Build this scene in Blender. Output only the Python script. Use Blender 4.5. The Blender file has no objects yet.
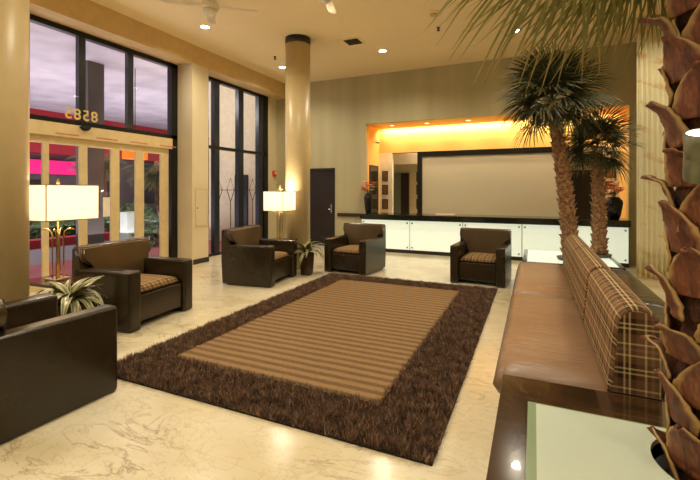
import bpy, bmesh, math, random
import numpy as np
from mathutils import Vector, Matrix, Euler
random.seed(7); rng = np.random.default_rng(7)
PI = math.pi
S = bpy.context.scene
COL = S.collection

# ------------------------------------------------------------------ materials
def srgb(r, g, b):
    f = lambda c: (c/255/12.92) if c/255 <= .04045 else ((c/255+.055)/1.055)**2.4
    return (f(r), f(g), f(b), 1)

class NT:
    def __init__(s, name):
        s.m = bpy.data.materials.new(name); s.m.use_nodes = True
        s.t = s.m.node_tree; s.n = s.t.nodes; s.l = s.t.links
        s.b = s.n['Principled BSDF']; s.out = s.n['Material Output']
    def add(s, typ, **kw):
        n = s.n.new(typ)
        for k, v in kw.items(): setattr(n, k, v)
        return n
    def link(s, a, b): s.l.new(a, b)
    def val(s, sock, v):
        if isinstance(v, (int, float, tuple)): sock.default_value = v
        else: s.link(v, sock)
    def math(s, op, a, b=None, c=None):
        n = s.add('ShaderNodeMath', operation=op)
        s.val(n.inputs[0], a)
        if b is not None: s.val(n.inputs[1], b)
        if c is not None: s.val(n.inputs[2], c)
        return n.outputs[0]
    def coord(s, which='Object', scale=(1, 1, 1), rot=(0, 0, 0)):
        tc = s.add('ShaderNodeTexCoord'); mp = s.add('ShaderNodeMapping')
        mp.inputs['Scale'].default_value = scale; mp.inputs['Rotation'].default_value = rot
        s.link(tc.outputs[which], mp.inputs[0]); return mp.outputs[0]
    def noise(s, vec, scale=5, detail=4, rough=.5, dist=0):
        n = s.add('ShaderNodeTexNoise'); s.link(vec, n.inputs['Vector'])
        n.inputs['Scale'].default_value = scale; n.inputs['Detail'].default_value = detail
        n.inputs['Roughness'].default_value = rough; n.inputs['Distortion'].default_value = dist
        return n.outputs['Fac']
    def ramp(s, fac, stops, interp='LINEAR'):
        n = s.add('ShaderNodeValToRGB'); n.color_ramp.interpolation = interp
        e = n.color_ramp.elements
        while len(e) < len(stops): e.new(.5)
        for i, (p, c) in enumerate(stops):
            e[i].position = p; e[i].color = c if len(c) == 4 else (*c, 1)
        s.link(fac, n.inputs[0]); return n.outputs[0]
    def mix(s, fac, a, b, mode='MIX'):
        n = s.add('ShaderNodeMix', data_type='RGBA', blend_type=mode)
        s.val(n.inputs[0], fac); s.val(n.inputs[6], a); s.val(n.inputs[7], b)
        return n.outputs[2]
    def bump(s, h, strength=.3, dist=.01):
        n = s.add('ShaderNodeBump'); n.inputs['Strength'].default_value = strength
        n.inputs['Distance'].default_value = dist; s.link(h, n.inputs['Height'])
        s.link(n.outputs[0], s.b.inputs['Normal'])

def plain(name, c, rough=.5, metal=0, spec=.5, em=None, es=0, var=0, vs=8, bump=0, bs=60, coat=0):
    t = NT(name); t.b.inputs['Roughness'].default_value = rough
    t.b.inputs['Metallic'].default_value = metal
    t.b.inputs['Specular IOR Level'].default_value = spec
    t.b.inputs['Coat Weight'].default_value = coat
    v = t.coord()
    nz = t.noise(v, vs, 3)
    d = var or .06
    lo = tuple(x*(1-d) for x in c[:3])+(1,); hi = tuple(min(1, x*(1+d)) for x in c[:3])+(1,)
    t.link(t.ramp(nz, [(.3, lo), (.7, hi)]), t.b.inputs['Base Color'])
    if em: t.b.inputs['Emission Color'].default_value = em; t.b.inputs['Emission Strength'].default_value = es
    if bump: t.bump(t.noise(v, bs, 4), bump, .004)
    return t.m

M = {}
M['wall'] = plain('wall_plaster', srgb(212, 198, 165), .75, var=.04, vs=1.5, bump=.05, bs=90)
def wallpaper():
    t = NT('silk_wall_covering'); t.b.inputs['Roughness'].default_value = .6
    v = t.coord(scale=(1, 1, .04)); nz = t.noise(v, 2.2, 3)
    t.link(t.ramp(nz, [(.3, srgb(166, 158, 124)), (.7, srgb(186, 177, 140))]), t.b.inputs['Base Color'])
    return t.m
M['paper'] = wallpaper()
M['header'] = plain('ochre_header_paint', srgb(206, 176, 120), .7, bump=.03)
M['ceiling'] = plain('warm_ceiling_paint', srgb(240, 220, 174), .85, var=.02, vs=1)
M['orange'] = plain('orange_niche_paint', srgb(240, 190, 104), .7, var=.02)
M['cream'] = plain('cream_paint', srgb(228, 216, 186), .7)
M['column'] = plain('champagne_column_lacquer', srgb(204, 184, 140), .38, metal=0, var=.03)
M['black_ring'] = plain('bronze_collar', srgb(40, 30, 24), .5)
M['black'] = plain('black_frame_metal', srgb(24, 23, 26), .35, metal=.3)
M['grey_frame'] = plain('graphite_mullion_metal', srgb(62, 66, 74), .3, metal=.7)
M['beige_frame'] = plain('champagne_door_aluminium', srgb(216, 196, 150), .42, metal=.15)
M['darkdoor'] = plain('espresso_door_veneer', srgb(36, 26, 22), .4, var=.15, vs=4)
M['steel'] = plain('brushed_steel', srgb(190, 190, 185), .25, metal=1)
M['brass'] = plain('aged_brass', srgb(190, 160, 110), .28, metal=1)
M['gunmetal'] = plain('dark_grey_pot_glaze', srgb(70, 74, 76), .35)
M['white'] = plain('white_enamel', srgb(235, 228, 212), .4)
M['red'] = plain('red_alarm_plastic', srgb(200, 30, 20), .35)
M['redfascia'] = plain('red_fascia_paint', srgb(165, 30, 42), .6)
M['blackvase'] = plain('black_vase_glaze', srgb(16, 16, 18), .15)
M['petal'] = plain('orange_petals', srgb(250, 110, 40), .6, var=.3, vs=30)
M['petalw'] = plain('ivory_petals', srgb(235, 225, 195), .6, var=.1, vs=30)
M['soil'] = plain('dark_soil', srgb(40, 28, 20), .95, var=.4, vs=60, bump=.6)
M['asphalt'] = plain('grey_road', srgb(120, 122, 130), .8, var=.1)
M['pinkwalk'] = plain('terracotta_forecourt', srgb(150, 62, 72), .7, var=.1)
M['farwall'] = plain('grey_render', srgb(88, 82, 78), .8, var=.25, vs=.8)
M['stucco'] = plain('lilac_grey_stucco', srgb(196, 188, 196), .9, var=.18, vs=1.0, bump=.4, bs=12)
M['extwall'] = plain('pale_exterior_stucco', srgb(222, 212, 186), .8, var=.06, bump=.15, bs=50)
M['pink'] = plain('magenta_lit_sign', srgb(200, 15, 110), .5, em=srgb(225, 20, 110), es=.75)
M['lantern'] = plain('orange_lantern_glass', srgb(230, 110, 20), .5, em=srgb(240, 110, 20), es=.8)
M['planterglow'] = plain('white_planter_glow', srgb(215, 225, 215), .5, em=srgb(215, 230, 215), es=.12)  # white planter brightened by a weak emission of its own
M['bulb'] = plain('downlight_lens', (1, 1, 1, 1), .5, em=(1, .9, .72, 1), es=14)
M['bulb2'] = plain('spot_lens', (1, 1, 1, 1), .5, em=(1, .93, .82, 1), es=3.5)
M['gold'] = plain('gilt_numerals', srgb(225, 195, 120), .4, metal=.2)
M['picture'] = plain('sepia_print', srgb(120, 80, 50), .6, var=.5, vs=25)
M['mirror'] = plain('dark_window_glass', srgb(38, 40, 36), .12)
M['frosteddark'] = plain('greyed_teal_panel', srgb(120, 132, 124), .5)
M['pot'] = plain('dark_brown_pot_glaze', srgb(62, 42, 28), .35, var=.1)

def leather(name, c, rough=.36):
    t = NT(name); t.b.inputs['Roughness'].default_value = rough
    v = t.coord(); n1 = t.noise(v, 3, 3); n2 = t.noise(v, 220, 2)
    t.link(t.ramp(n1, [(.3, tuple(x*.85 for x in c[:3])), (.7, tuple(x*1.12 for x in c[:3]))]), t.b.inputs['Base Color'])
    t.bump(n2, .12, .002)
    return t.m
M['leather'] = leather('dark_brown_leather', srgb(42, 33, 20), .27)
M['leather_back'] = leather('brightened_back_leather', srgb(72, 55, 33), .25)  # same chair leather, lightened in colour where the backs catch the light
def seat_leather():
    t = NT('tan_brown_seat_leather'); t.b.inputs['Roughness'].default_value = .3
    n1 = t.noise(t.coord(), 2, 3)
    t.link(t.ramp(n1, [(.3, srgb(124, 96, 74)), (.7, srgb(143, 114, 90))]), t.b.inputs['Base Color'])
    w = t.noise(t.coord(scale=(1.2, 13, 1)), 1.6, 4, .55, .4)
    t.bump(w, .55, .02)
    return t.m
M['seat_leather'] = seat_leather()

def wood():
    t = NT('dark_walnut_gloss'); t.b.inputs['Roughness'].default_value = .16
    t.b.inputs['Coat Weight'].default_value = .5
    v = t.coord(scale=(1, 6, 6)); n1 = t.noise(v, 2.5, 6, .6, 1.2)
    t.link(t.ramp(n1, [(.25, srgb(30, 19, 10)), (.5, srgb(52, 35, 20)), (.8, srgb(88, 60, 34))]), t.b.inputs['Base Color'])
    return t.m
M['wood'] = wood()

def marble():
    t = NT('cream_veined_marble')
    v = t.coord()
    n0 = t.noise(v, .9, 5, .55, .6)
    base = t.ramp(n0, [(.25, srgb(198, 182, 146)), (.5, srgb(216, 205, 176)), (.75, srgb(228, 221, 200))])
    vr = t.coord(rot=(0, 0, .7), scale=(1, 2.2, 1))
    a = t.noise(vr, 1.5, 8, .62, 1.1)
    d = t.math('ABSOLUTE', t.math('SUBTRACT', a, .5))
    vein = t.ramp(d, [(0, (1, 1, 1, 1)), (.012, (.35, .35, .35, 1)), (.035, (0, 0, 0, 1))])
    mask = t.ramp(t.noise(v, 1.1, 2), [(.48, (0, 0, 0, 1)), (.62, (1, 1, 1, 1))])
    f = t.math('MULTIPLY', vein, mask)
    c = t.mix(t.math('MULTIPLY', f, .6), base, srgb(126, 102, 64))
    a2 = t.noise(t.coord(rot=(0, 0, -.5), scale=(1, 1.8, 1)), 3.1, 8, .6, 1.4)
    d2 = t.ramp(t.math('ABSOLUTE', t.math('SUBTRACT', a2, .5)), [(0, (1, 1, 1, 1)), (.02, (0, 0, 0, 1))])
    c = t.mix(t.math('MULTIPLY', d2, .28), c, srgb(150, 122, 80))
    br = t.add('ShaderNodeTexBrick'); br.offset = 0
    t.link(v, br.inputs['Vector']); br.inputs['Scale'].default_value = 1
    br.inputs['Brick Width'].default_value = .92; br.inputs['Row Height'].default_value = .92
    br.inputs['Mortar Size'].default_value = .003
    br.inputs['Color1'].default_value = (0, 0, 0, 1); br.inputs['Color2'].default_value = (.0, .0, .0, 1)
    br.inputs['Mortar'].default_value = (1, 1, 1, 1)
    c = t.mix(t.math('MULTIPLY', br.outputs['Color'], .16), c, srgb(150, 130, 95))
    t.link(c, t.b.inputs['Base Color'])
    t.b.inputs['Roughness'].default_value = .19
    t.b.inputs['Specular IOR Level'].default_value = .5
    return t.m
M['marble'] = marble()

def plaid(name, warp, weft, pu, pv, uv='UV', dark=None):
    """tartan: two constant ramps crossed"""
    t = NT(name); t.b.inputs['Roughness'].default_value = .85
    t.b.inputs['Specular IOR Level'].default_value = .2
    tc = t.add('ShaderNodeTexCoord'); sp = t.add('ShaderNodeSeparateXYZ')
    t.link(tc.outputs[uv], sp.inputs[0])
    fu = t.math('FRACT', t.math('DIVIDE', sp.outputs[0], pu))
    fv = t.math('FRACT', t.math('DIVIDE', sp.outputs[1], pv))
    cu = t.ramp(fu, warp, 'CONSTANT'); cv = t.ramp(fv, weft, 'CONSTANT')
    t.link(t.mix(.5, cu, cv), t.b.inputs['Base Color'])
    t.bump(t.noise(t.coord(), 260, 2), .2, .002)
    return t.m
D, B_, T_, Y_ = srgb(62, 42, 30), srgb(118, 86, 62), srgb(150, 118, 88), srgb(218, 194, 142)
band = [(0, D), (.10, Y_), (.14, D), (.20, Y_), (.24, D), (.34, B_), (.50, Y_), (.54, B_), (.62, T_), (.68, B_), (.76, Y_), (.80, B_)]
M['plaid'] = plaid('brown_cream_plaid', band, band, .25, .25)
D2, O2, L2 = srgb(66, 47, 32), srgb(136, 104, 68), srgb(196, 170, 122)
band2 = [(0, D2), (.16, O2), (.24, L2), (.30, O2), (.5, D2), (.6, O2), (.72, L2), (.77, O2), (.9, D2)]
M['plaid_seat'] = plaid('amber_brown_plaid', band2, band2, .115, .115)

def field():
    t = NT('striped_tan_rug_weave'); t.b.inputs['Roughness'].default_value = .8
    t.b.inputs['Specular IOR Level'].default_value = .25
    tc = t.add('ShaderNodeTexCoord'); sp = t.add('ShaderNodeSeparateXYZ')
    t.link(tc.outputs['Object'], sp.inputs[0])
    wob = t.math('MULTIPLY', t.math('SUBTRACT', t.noise(tc.outputs['Object'], 3, 2), .5), .02)
    yy = t.math('ADD', sp.outputs[1], wob)
    sn = t.math('SINE', t.math('MULTIPLY', yy, 2*PI/.112))
    f = t.math('ADD', t.math('MULTIPLY', sn, .5), .5)
    c = t.ramp(f, [(.25, srgb(88, 66, 42)), (.7, srgb(144, 113, 76))])
    n = t.noise(t.coord(scale=(.4, 3, 1)), 60, 3)
    c = t.mix(.35, c, t.ramp(n, [(.3, srgb(80, 60, 38)), (.7, srgb(154, 124, 84))]))
    t.link(c, t.b.inputs['Base Color']); t.bump(n, .5, .004)
    return t.m
M['field'] = field()
def shag():
    t = NT('chocolate_shag_yarn'); t.b.inputs['Roughness'].default_value = .7
    t.b.inputs['Specular IOR Level'].default_value = .3
    tc = t.add('ShaderNodeTexCoord'); sp = t.add('ShaderNodeSeparateXYZ')
    t.link(tc.outputs['UV'], sp.inputs[0])
    t.link(t.ramp(sp.outputs[0], [(0, srgb(46, 32, 23)), (.5, srgb(94, 70, 53)), (1, srgb(164, 130, 104))]), t.b.inputs['Base Color'])
    return t.m
M['shag'] = shag()
def boot():
    t = NT('dry_palm_leaf_base'); t.b.inputs['Roughness'].default_value = .42
    tc = t.add('ShaderNodeTexCoord'); sp = t.add('ShaderNodeSeparateXYZ')
    t.link(tc.outputs['UV'], sp.inputs[0])
    e = t.math('ABSOLUTE', t.math('SUBTRACT', sp.outputs[0], .5))
    edge = t.ramp(e, [(.36, (0, 0, 0, 1)), (.48, (1, 1, 1, 1))])
    n = t.noise(t.coord(scale=(1, 1, .22)), 26, 7, .68, .8)
    c = t.ramp(n, [(.3, srgb(58, 28, 18)), (.5, srgb(118, 66, 42)), (.72, srgb(168, 116, 76))])
    c = t.mix(t.math('MULTIPLY', edge, .65), c, srgb(206, 172, 110))
    t.link(c, t.b.inputs['Base Color']); t.bump(n, .6, .012)
    return t.m
M['boot'] = boot()
def fibre():
    t = NT('brown_palm_fibre'); t.b.inputs['Roughness'].default_value = .85
    n = t.noise(t.coord(scale=(1, 1, .3), rot=(.4, .3, 0)), 45, 6, .7, 1)
    t.link(t.ramp(n, [(.3, srgb(40, 20, 12)), (.55, srgb(88, 50, 28)), (.8, srgb(140, 92, 54))]), t.b.inputs['Base Color'])
    t.bump(n, .9, .02); return t.m
M['fibre'] = fibre()
def leafm(name, a, b, rough=.45):
    t = NT(name); t.b.inputs['Roughness'].default_value = rough
    tc = t.add('ShaderNodeTexCoord'); sp = t.add('ShaderNodeSeparateXYZ')
    t.link(tc.outputs['UV'], sp.inputs[0])
    t.link(t.ramp(sp.outputs[0], [(0, a), (.75, a), (1, b)]), t.b.inputs['Base Color'])
    t.b.inputs['Subsurface Weight'].default_value = 0
    return t.m
M['frond'] = leafm('fan_palm_green', srgb(62, 70, 42), srgb(138, 122, 70), .72)
M['frond2'] = leafm('near_palm_olive_green', srgb(122, 118, 58), srgb(172, 150, 88))
M['exgreen'] = plain('garden_leaf_green', srgb(60, 84, 36), .6, var=.4, vs=6)
def varleaf():
    t = NT('variegated_houseplant_leaf'); t.b.inputs['Roughness'].default_value = .35
    tc = t.add('ShaderNodeTexCoord'); sp = t.add('ShaderNodeSeparateXYZ')
    t.link(tc.outputs['UV'], sp.inputs[0])
    e = t.math('ABSOLUTE', t.math('SUBTRACT', sp.outputs[0], .5))
    t.link(t.ramp(e, [(.0, srgb(170, 164, 112)), (.12, srgb(100, 102, 58)), (.3, srgb(66, 72, 38)), (.46, srgb(160, 152, 104))]), t.b.inputs['Base Color'])
    return t.m
M['houseleaf'] = varleaf()
def frosted(name, c, em, es, rough=.25):
    t = NT(name); t.b.inputs['Base Color'].default_value = c
    t.b.inputs['Roughness'].default_value = rough
    n = t.noise(t.coord(), 30, 2)
    t.link(t.ramp(n, [(.3, tuple(x*.98 for x in c[:3])), (.7, c[:3])]), t.b.inputs['Base Color'])
    if es: t.b.inputs['Emission Color'].default_value = em; t.b.inputs['Emission Strength'].default_value = es
    return t.m
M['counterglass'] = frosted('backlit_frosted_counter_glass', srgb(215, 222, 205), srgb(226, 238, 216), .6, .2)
M['screen'] = frosted('pearl_frosted_screen_glass', srgb(196, 190, 166), None, 0, .3)
M['tableglass'] = frosted('pale_green_frosted_table_glass', srgb(196, 208, 194), None, 0, .16)
M['tableedge'] = frosted('green_glass_margin', srgb(142, 158, 128), None, 0, .1)
M['countertop'] = plain('black_granite', srgb(26, 30, 28), .12, var=.5, vs=80)
def glass():
    t = NT('clear_window_glass')
    tr = t.add('ShaderNodeBsdfTransparent'); gl = t.add('ShaderNodeBsdfGlossy'); gl.inputs['Roughness'].default_value = .02
    fr = t.add('ShaderNodeFresnel'); fr.inputs[0].default_value = 1.45
    mx = t.add('ShaderNodeMixShader')
    ge = t.add('ShaderNodeNewGeometry')
    t.link(t.math('MULTIPLY', fr.outputs[0], t.math('SUBTRACT', 1.0, ge.outputs['Backfacing'])), mx.inputs[0]); t.link(tr.outputs[0], mx.inputs[1]); t.link(gl.outputs[0], mx.inputs[2])
    t.link(mx.outputs[0], t.out.inputs['Surface']); return t.m
M['glass'] = glass()
def shade():
    t = NT('ivory_lampshade_linen')
    d = t.add('ShaderNodeBsdfDiffuse'); tl = t.add('ShaderNodeBsdfTranslucent'); em = t.add('ShaderNodeEmission')
    n = t.noise(t.coord(), 120, 2)
    c = t.ramp(n, [(.3, (.86, .8, .66)), (.7, (.92, .86, .72))])
    t.link(c, d.inputs[0]); t.link(c, tl.inputs[0])
    em.inputs[0].default_value = (1, .84, .55, 1); em.inputs[1].default_value = .35
    a = t.add('ShaderNodeMixShader'); a.inputs[0].default_value = .65
    t.link(d.outputs[0], a.inputs[1]); t.link(tl.outputs[0], a.inputs[2])
    b = t.add('ShaderNodeAddShader'); t.link(a.outputs[0], b.inputs[0]); t.link(em.outputs[0], b.inputs[1])
    t.link(b.outputs[0], t.out.inputs['Surface']); return t.m
M['shade'] = shade()
def curtain_m():
    t = NT('cream_amber_woven_curtain'); t.b.inputs['Roughness'].default_value = .7
    v = t.coord('UV')
    n = t.noise(t.coord('UV', scale=(1.5, 2.4, 1), rot=(0, 0, .35)), 2.2, 3, .5, .2)
    sp = t.add('ShaderNodeSeparateXYZ'); t.link(v, sp.inputs[0])
    rows = t.math('SINE', t.math('MULTIPLY', t.math('ADD', sp.outputs[1], t.math('MULTIPLY', sp.outputs[0], .5)), 2*PI/.42))
    k = t.math('MULTIPLY', t.ramp(rows, [(.55, (0, 0, 0)), (.8, (1, 1, 1))]), t.ramp(n, [(.42, (0, 0, 0)), (.6, (1, 1, 1))]))
    t.link(t.mix(t.math('MULTIPLY', k, .55), srgb(232, 224, 188), srgb(208, 160, 84)), t.b.inputs['Base Color'])
    return t.m
M['curtain'] = curtain_m()

# ------------------------------------------------------------------ mesh helpers
def obj(name, bm, mat, parent=None, smooth=False, wn=False, loc=None, kind=None):
    me = bpy.data.meshes.new(name)
    if isinstance(bm, bmesh.types.BMesh):
        bmesh.ops.recalc_face_normals(bm, faces=bm.faces)
        bm.to_mesh(me); bm.free()
    else:
        me = bm
    me.materials.append(M[mat] if isinstance(mat, str) else mat)
    if smooth or wn: me.polygons.foreach_set('use_smooth', [True]*len(me.polygons))
    o = bpy.data.objects.new(name, me); COL.objects.link(o)
    if wn:
        w = o.modifiers.new('weighted', 'WEIGHTED_NORMAL'); w.keep_sharp = True
    if parent: o.parent = parent
    if loc: o.location = loc
    if kind: o['kind'] = kind
    return o

def thing(name, label, cat, loc=(0, 0, 0), rz=0, group=None):
    o = bpy.data.objects.new(name, None); COL.objects.link(o); o.empty_display_size = .1
    o.location = loc; o.rotation_euler = (0, 0, rz); o['label'] = label; o['category'] = cat
    if group: o['group'] = group
    return o
def tag(o, label, cat, group=None):
    o['label'] = label; o['category'] = cat
    if group: o['group'] = group
    return o
def dup(root, loc, rz, label, scale=1):
    r = root.copy(); COL.objects.link(r); r.location = loc; r.rotation_euler = (0, 0, rz); r['label'] = label
    r.scale = (scale,)*3
    for ch in [c for c in bpy.data.objects if c.parent == root]:
        c = ch.copy(); COL.objects.link(c); c.parent = r
        for g in [q for q in bpy.data.objects if q.parent == ch]:
            d = g.copy(); COL.objects.link(d); d.parent = c
    return r

def box(bm, x0, x1, y0, y1, z0, z1, bev=0, seg=3):
    r = bmesh.ops.create_cube(bm, size=1)
    for v in r['verts']:
        v.co = Vector(((x0+x1)/2+v.co.x*(x1-x0), (y0+y1)/2+v.co.y*(y1-y0), (z0+z1)/2+v.co.z*(z1-z0)))
    if bev:
        es = {e for v in r['verts'] for e in v.link_edges}
        bmesh.ops.bevel(bm, geom=list(es), offset=bev, segments=seg, affect='EDGES', profile=.5)
    return bm
def B(*a, **k): return box(bmesh.new(), *a, **k)
def cyl(bm, p0, p1, r0, r1=None, n=24, caps=True):
    p0, p1 = Vector(p0), Vector(p1); r1 = r0 if r1 is None else r1
    d = p1-p0; m = d.to_track_quat('Z', 'Y').to_matrix()
    A = [bm.verts.new(p0+m@Vector((math.cos(2*PI*i/n)*r0, math.sin(2*PI*i/n)*r0, 0))) for i in range(n)]
    C = [bm.verts.new(p1+m@Vector((math.cos(2*PI*i/n)*r1, math.sin(2*PI*i/n)*r1, 0))) for i in range(n)]
    for i in range(n):
        j = (i+1) % n; f = bm.faces.new((A[i], A[j], C[j], C[i])); f.smooth = True
    if caps: bm.faces.new(A[::-1]); bm.faces.new(C)
    return bm
def lathe(bm, prof, n=32, cx=0, cy=0):
    rings = []
    for r, z in prof:
        rings.append([bm.verts.new((cx+math.cos(2*PI*i/n)*r, cy+math.sin(2*PI*i/n)*r, z)) for i in range(n)])
    for a, b in zip(rings, rings[1:]):
        for i in range(n):
            j = (i+1) % n; f = bm.faces.new((a[i], a[j], b[j], b[i])); f.smooth = True
    if prof[0][0] > 1e-4: bm.faces.new(rings[0][::-1])
    if prof[-1][0] > 1e-4: bm.faces.new(rings[-1])
    return bm
def tube(bm, pts, r, n=8):
    pts = [Vector(p) for p in pts]; rings = []
    for i, p in enumerate(pts):
        d = (pts[min(i+1, len(pts)-1)]-pts[max(i-1, 0)]).normalized()
        m = d.to_track_quat('Z', 'Y').to_matrix(); rr = r[i] if isinstance(r, (list, tuple)) else r
        rings.append([bm.verts.new(p+m@Vector((math.cos(2*PI*k/n)*rr, math.sin(2*PI*k/n)*rr, 0))) for k in range(n)])
    for a, b in zip(rings, rings[1:]):
        for i in range(n):
            j = (i+1) % n; f = bm.faces.new((a[i], a[j], b[j], b[i])); f.smooth = True
    bm.faces.new(rings[0][::-1]); bm.faces.new(rings[-1])
    return bm
def struct(name, bm, mat, parent=None, **k):
    o = obj(name, bm, mat, parent, **k)
    if parent is None: o['kind'] = 'structure'
    return o
def pymesh(name, verts, faces, uvs=None):
    me = bpy.data.meshes.new(name); me.from_pydata(verts, [], faces)
    if uvs is not None:
        l = me.uv_layers.new(name='UVMap'); vi = np.empty(len(me.loops), dtype=np.int32)
        me.loops.foreach_get('vertex_index', vi)
        l.data.foreach_set('uv', np.asarray(uvs, dtype=np.float32)[vi].ravel())
    return me

# ------------------------------------------------------------------ view maths of the surveyed room (metres)
F, HC = 409.0, 1.55
TH = math.atan(184/409); CT, ST = math.cos(TH), math.sin(TH)
def Yat(u, X=-6.85):
    k = (u-350)/F; return -X*(CT+ST*k)/(ST-CT*k)

CEIL = 4.57; XL = -6.85; XP = -6.45; YB = 10.0; XR = 4.2; YF = -3.5
# ------------------------------------------------------------------ room shell
struct('floor', B(XL-.15, XR, YF, 13.2, -.1, 0), 'marble')
struct('ceiling', B(XL-.15, XR, YF, 13.2, CEIL, CEIL+.12), 'ceiling')
W1a, W1b = 2.05, Yat(178)      # entrance opening
W2a, W2b = 6.95, 9.6
WT = 4.2
bm = bmesh.new()
box(bm, XL-.15, XL, YF, W1a, 0, CEIL); box(bm, XL-.15, XL, W1b, W2a, 0, CEIL); box(bm, XL-.15, XL, W2b, YB+.1, 0, CEIL)
box(bm, XL-.15, XL, W1a, W1b, WT, CEIL); box(bm, XL-.15, XL, W2a, W2b, WT, CEIL)
struct('wall_left', bm, 'wall')
struct('trim_1', B(XL, XP, YF, YB, WT-.02, CEIL), 'header')                      # deep header above the windows
bm = bmesh.new(); box(bm, XL, XP, W1b, 6.84, 0, WT-.02)
struct('wall_pier', bm, 'wall')
struct('baseboard_pier', B(XL, XP+.012, W1b+.02, 6.852, 0, .1), 'black_ring')
struct('wall_entry', B(XL, XP, YF, 1.75, 0, WT-.02), 'wall')
bm = bmesh.new(); OX0, OX1, OZ = -4.05, 1.78, 3.29
DX0, DX1, DZ = -5.87, -4.95, 2.15
box(bm, XL, OX0, YB, YB+.15, DZ, CEIL); box(bm, XL, DX0, YB, YB+.15, 0, DZ); box(bm, DX1, OX0, YB, YB+.15, 0, DZ)
box(bm, OX0, OX1, YB, YB+.15, OZ, CEIL); box(bm, OX1, XR, YB, YB+.15, 0, CEIL)
box(bm, OX0, OX1, YB+.4, YB+.5, 0, .8)
struct('wall_back', bm, 'paper')
struct('wall_right', B(XR, XR+.12, YF, YB+.15, 0, CEIL), 'paper')
struct('wall_front', B(XL-.15, XR, YF-.12, YF, 0, CEIL), 'paper')
struct('baseboard_back', B(DX1+.05, OX0, YB-.014, YB, 0, .09), 'black_ring')
# door in the back wall
d2 = struct('door_2', B(DX0+.05, DX1-.05, YB+.02, YB+.07, .01, DZ-.05), 'darkdoor')
bm = bmesh.new(); box(bm, DX0, DX0+.05, YB-.02, YB+.1, 0, DZ); box(bm, DX1-.05, DX1, YB-.02, YB+.1, 0, DZ); box(bm, DX0+.05, DX1-.05, YB-.02, YB+.1, DZ-.05, DZ)
obj('door_frame', bm, 'darkdoor', d2)
bm = B(DX1-.13, DX1-.08, YB-.01, YB+.02, .93, 1.16, bev=.004, seg=1); cyl(bm, (DX1-.105, YB-.05, 1.02), (DX1-.105, YB, 1.02), .012); cyl(bm, (DX1-.105, YB-.05, 1.02), (DX1-.21, YB-.05, 1.02), .01); cyl(bm, (DX1-.105, YB-.02, 1.12), (DX1-.105, YB, 1.12), .022)
obj('door_handle', bm, 'steel', d2)
struct('trim_2', B(-4.86, OX0, YB-.05, YB, .84, .93, bev=.008, seg=2), 'black_ring')   # chair rail

# niche behind the reception counter
YN = 11.05
bm = bmesh.new()
box(bm, OX0-.12, OX0, YB+.15, YN, .0, OZ+.1)
struct('wall_niche_left', bm, 'orange')
struct('wall_niche_right', B(OX1, OX1+.12, YB+.15, YN, 0, OZ+.1), 'orange')
struct('wall_inner_far_right', B(OX1, OX1+.12, YN, 13.0, 0, CEIL), 'cream')
d4 = struct('door_4', B(.75, 1.7, 12.94, 13.0, 0, 2.1), 'darkdoor')
struct('trim_3', B(OX0, OX1, YB+.15, YN, OZ, OZ+.1), 'orange')                    # niche soffit
struct('trim_4', B(OX0, OX1, YN, YN+.25, 2.6, OZ), 'orange')                     # bulkhead
bm = B(OX0, -3.66, YN, YN+.12, 0, 2.6)
struct('wall_niche_back', bm, 'cream')
struct('wall_inner', B(-5, OX1, 13.0, 13.1, 0, CEIL), 'cream')
struct('wall_inner_left', B(-5.1, -5, YN, 13.1, 0, CEIL), 'cream')
struct('wall_inner_bulkhead', B(-5, OX1, 12.2, 12.4, 2.35, CEIL), 'cream')
struct('wall_inner_right', B(1.35, OX1, YN, YN+.12, 0, 2.6), 'cream')
d3 = struct('door_3', B(-4.38, -3.98, 12.94, 13.0, 0, 2.1), 'frosteddark')
obj('door_frame', B(-3.98, -3.72, 12.9, 13.0, 0, 2.1), 'darkdoor', d3)

# frosted screen
sx0, sx1 = -2.93, .78
sc = thing('frosted_screen', 'wide frosted glass screen in black frame behind the reception counter', 'screen', (0, 0, 0))
bm = bmesh.new(); box(bm, sx0, sx0+.13, YN-.02, YN+.08, 0, 2.6); box(bm, sx1-.1, sx1, YN-.02, YN+.08, 0, 2.6); box(bm, sx0+.13, sx1-.1, YN-.02, YN+.08, 2.46, 2.6)
obj('frame', bm, 'black', sc); obj('pane', B(sx0+.13, sx1-.1, YN+.01, YN+.04, 0, 2.46), 'screen', sc)

# ------------------------------------------------------------------ windows
def pane(name, y0, y1, z0, z1, parent, x=XL-.06):
    return obj(name, B(x-.005, x+.005, y0, y1, z0, z1), 'glass', parent)
# entrance wall: transom window + sliding door
w1 = bpy.data.objects.new('window_1', None); COL.objects.link(w1); w1['kind'] = 'structure'
ZT = 2.66
mull = [2.62, 3.56, Yat(83.5), Yat(132)]
bm = bmesh.new()
for (a, b, c, d) in [(W1a, W1b, WT-.1, WT), (W1a, W1b, ZT-.05, ZT+.03), (W1a, W1a+.09, 0, WT), (W1b-.16, W1b, 0, WT)]:
    box(bm, XL-.13, XL-.01, a, b, c, d)
obj('window_frame', bm, 'black', w1)
ys = [W1a+.09]+mull+[W1b-.16]
for y in mull:
    obj('mullion', B(XL-.12, XL-.028, y-.055, y+.055, ZT+.03, WT-.1), 'grey_frame', w1)
for a, b in zip(ys, ys[1:]):
    pane('pane', a+.05, b-.05, ZT+.03, WT-.1, w1, XL-.035)
d1 = bpy.data.objects.new('door_1', None); COL.objects.link(d1); d1['kind'] = 'structure'
obj('door_header', B(XL-.12, XL+.02, W1a+.09, W1b-.16, 2.40, ZT-.05), 'beige_frame', d1)
us = [(44, 50.6), (81, 89), (112.5, 121), (137, 145.5), (162, 170)]
st = [(2.15, 2.3), (2.95, 3.1)]+[(Yat(a), Yat(b)) for a, b in us]
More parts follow.
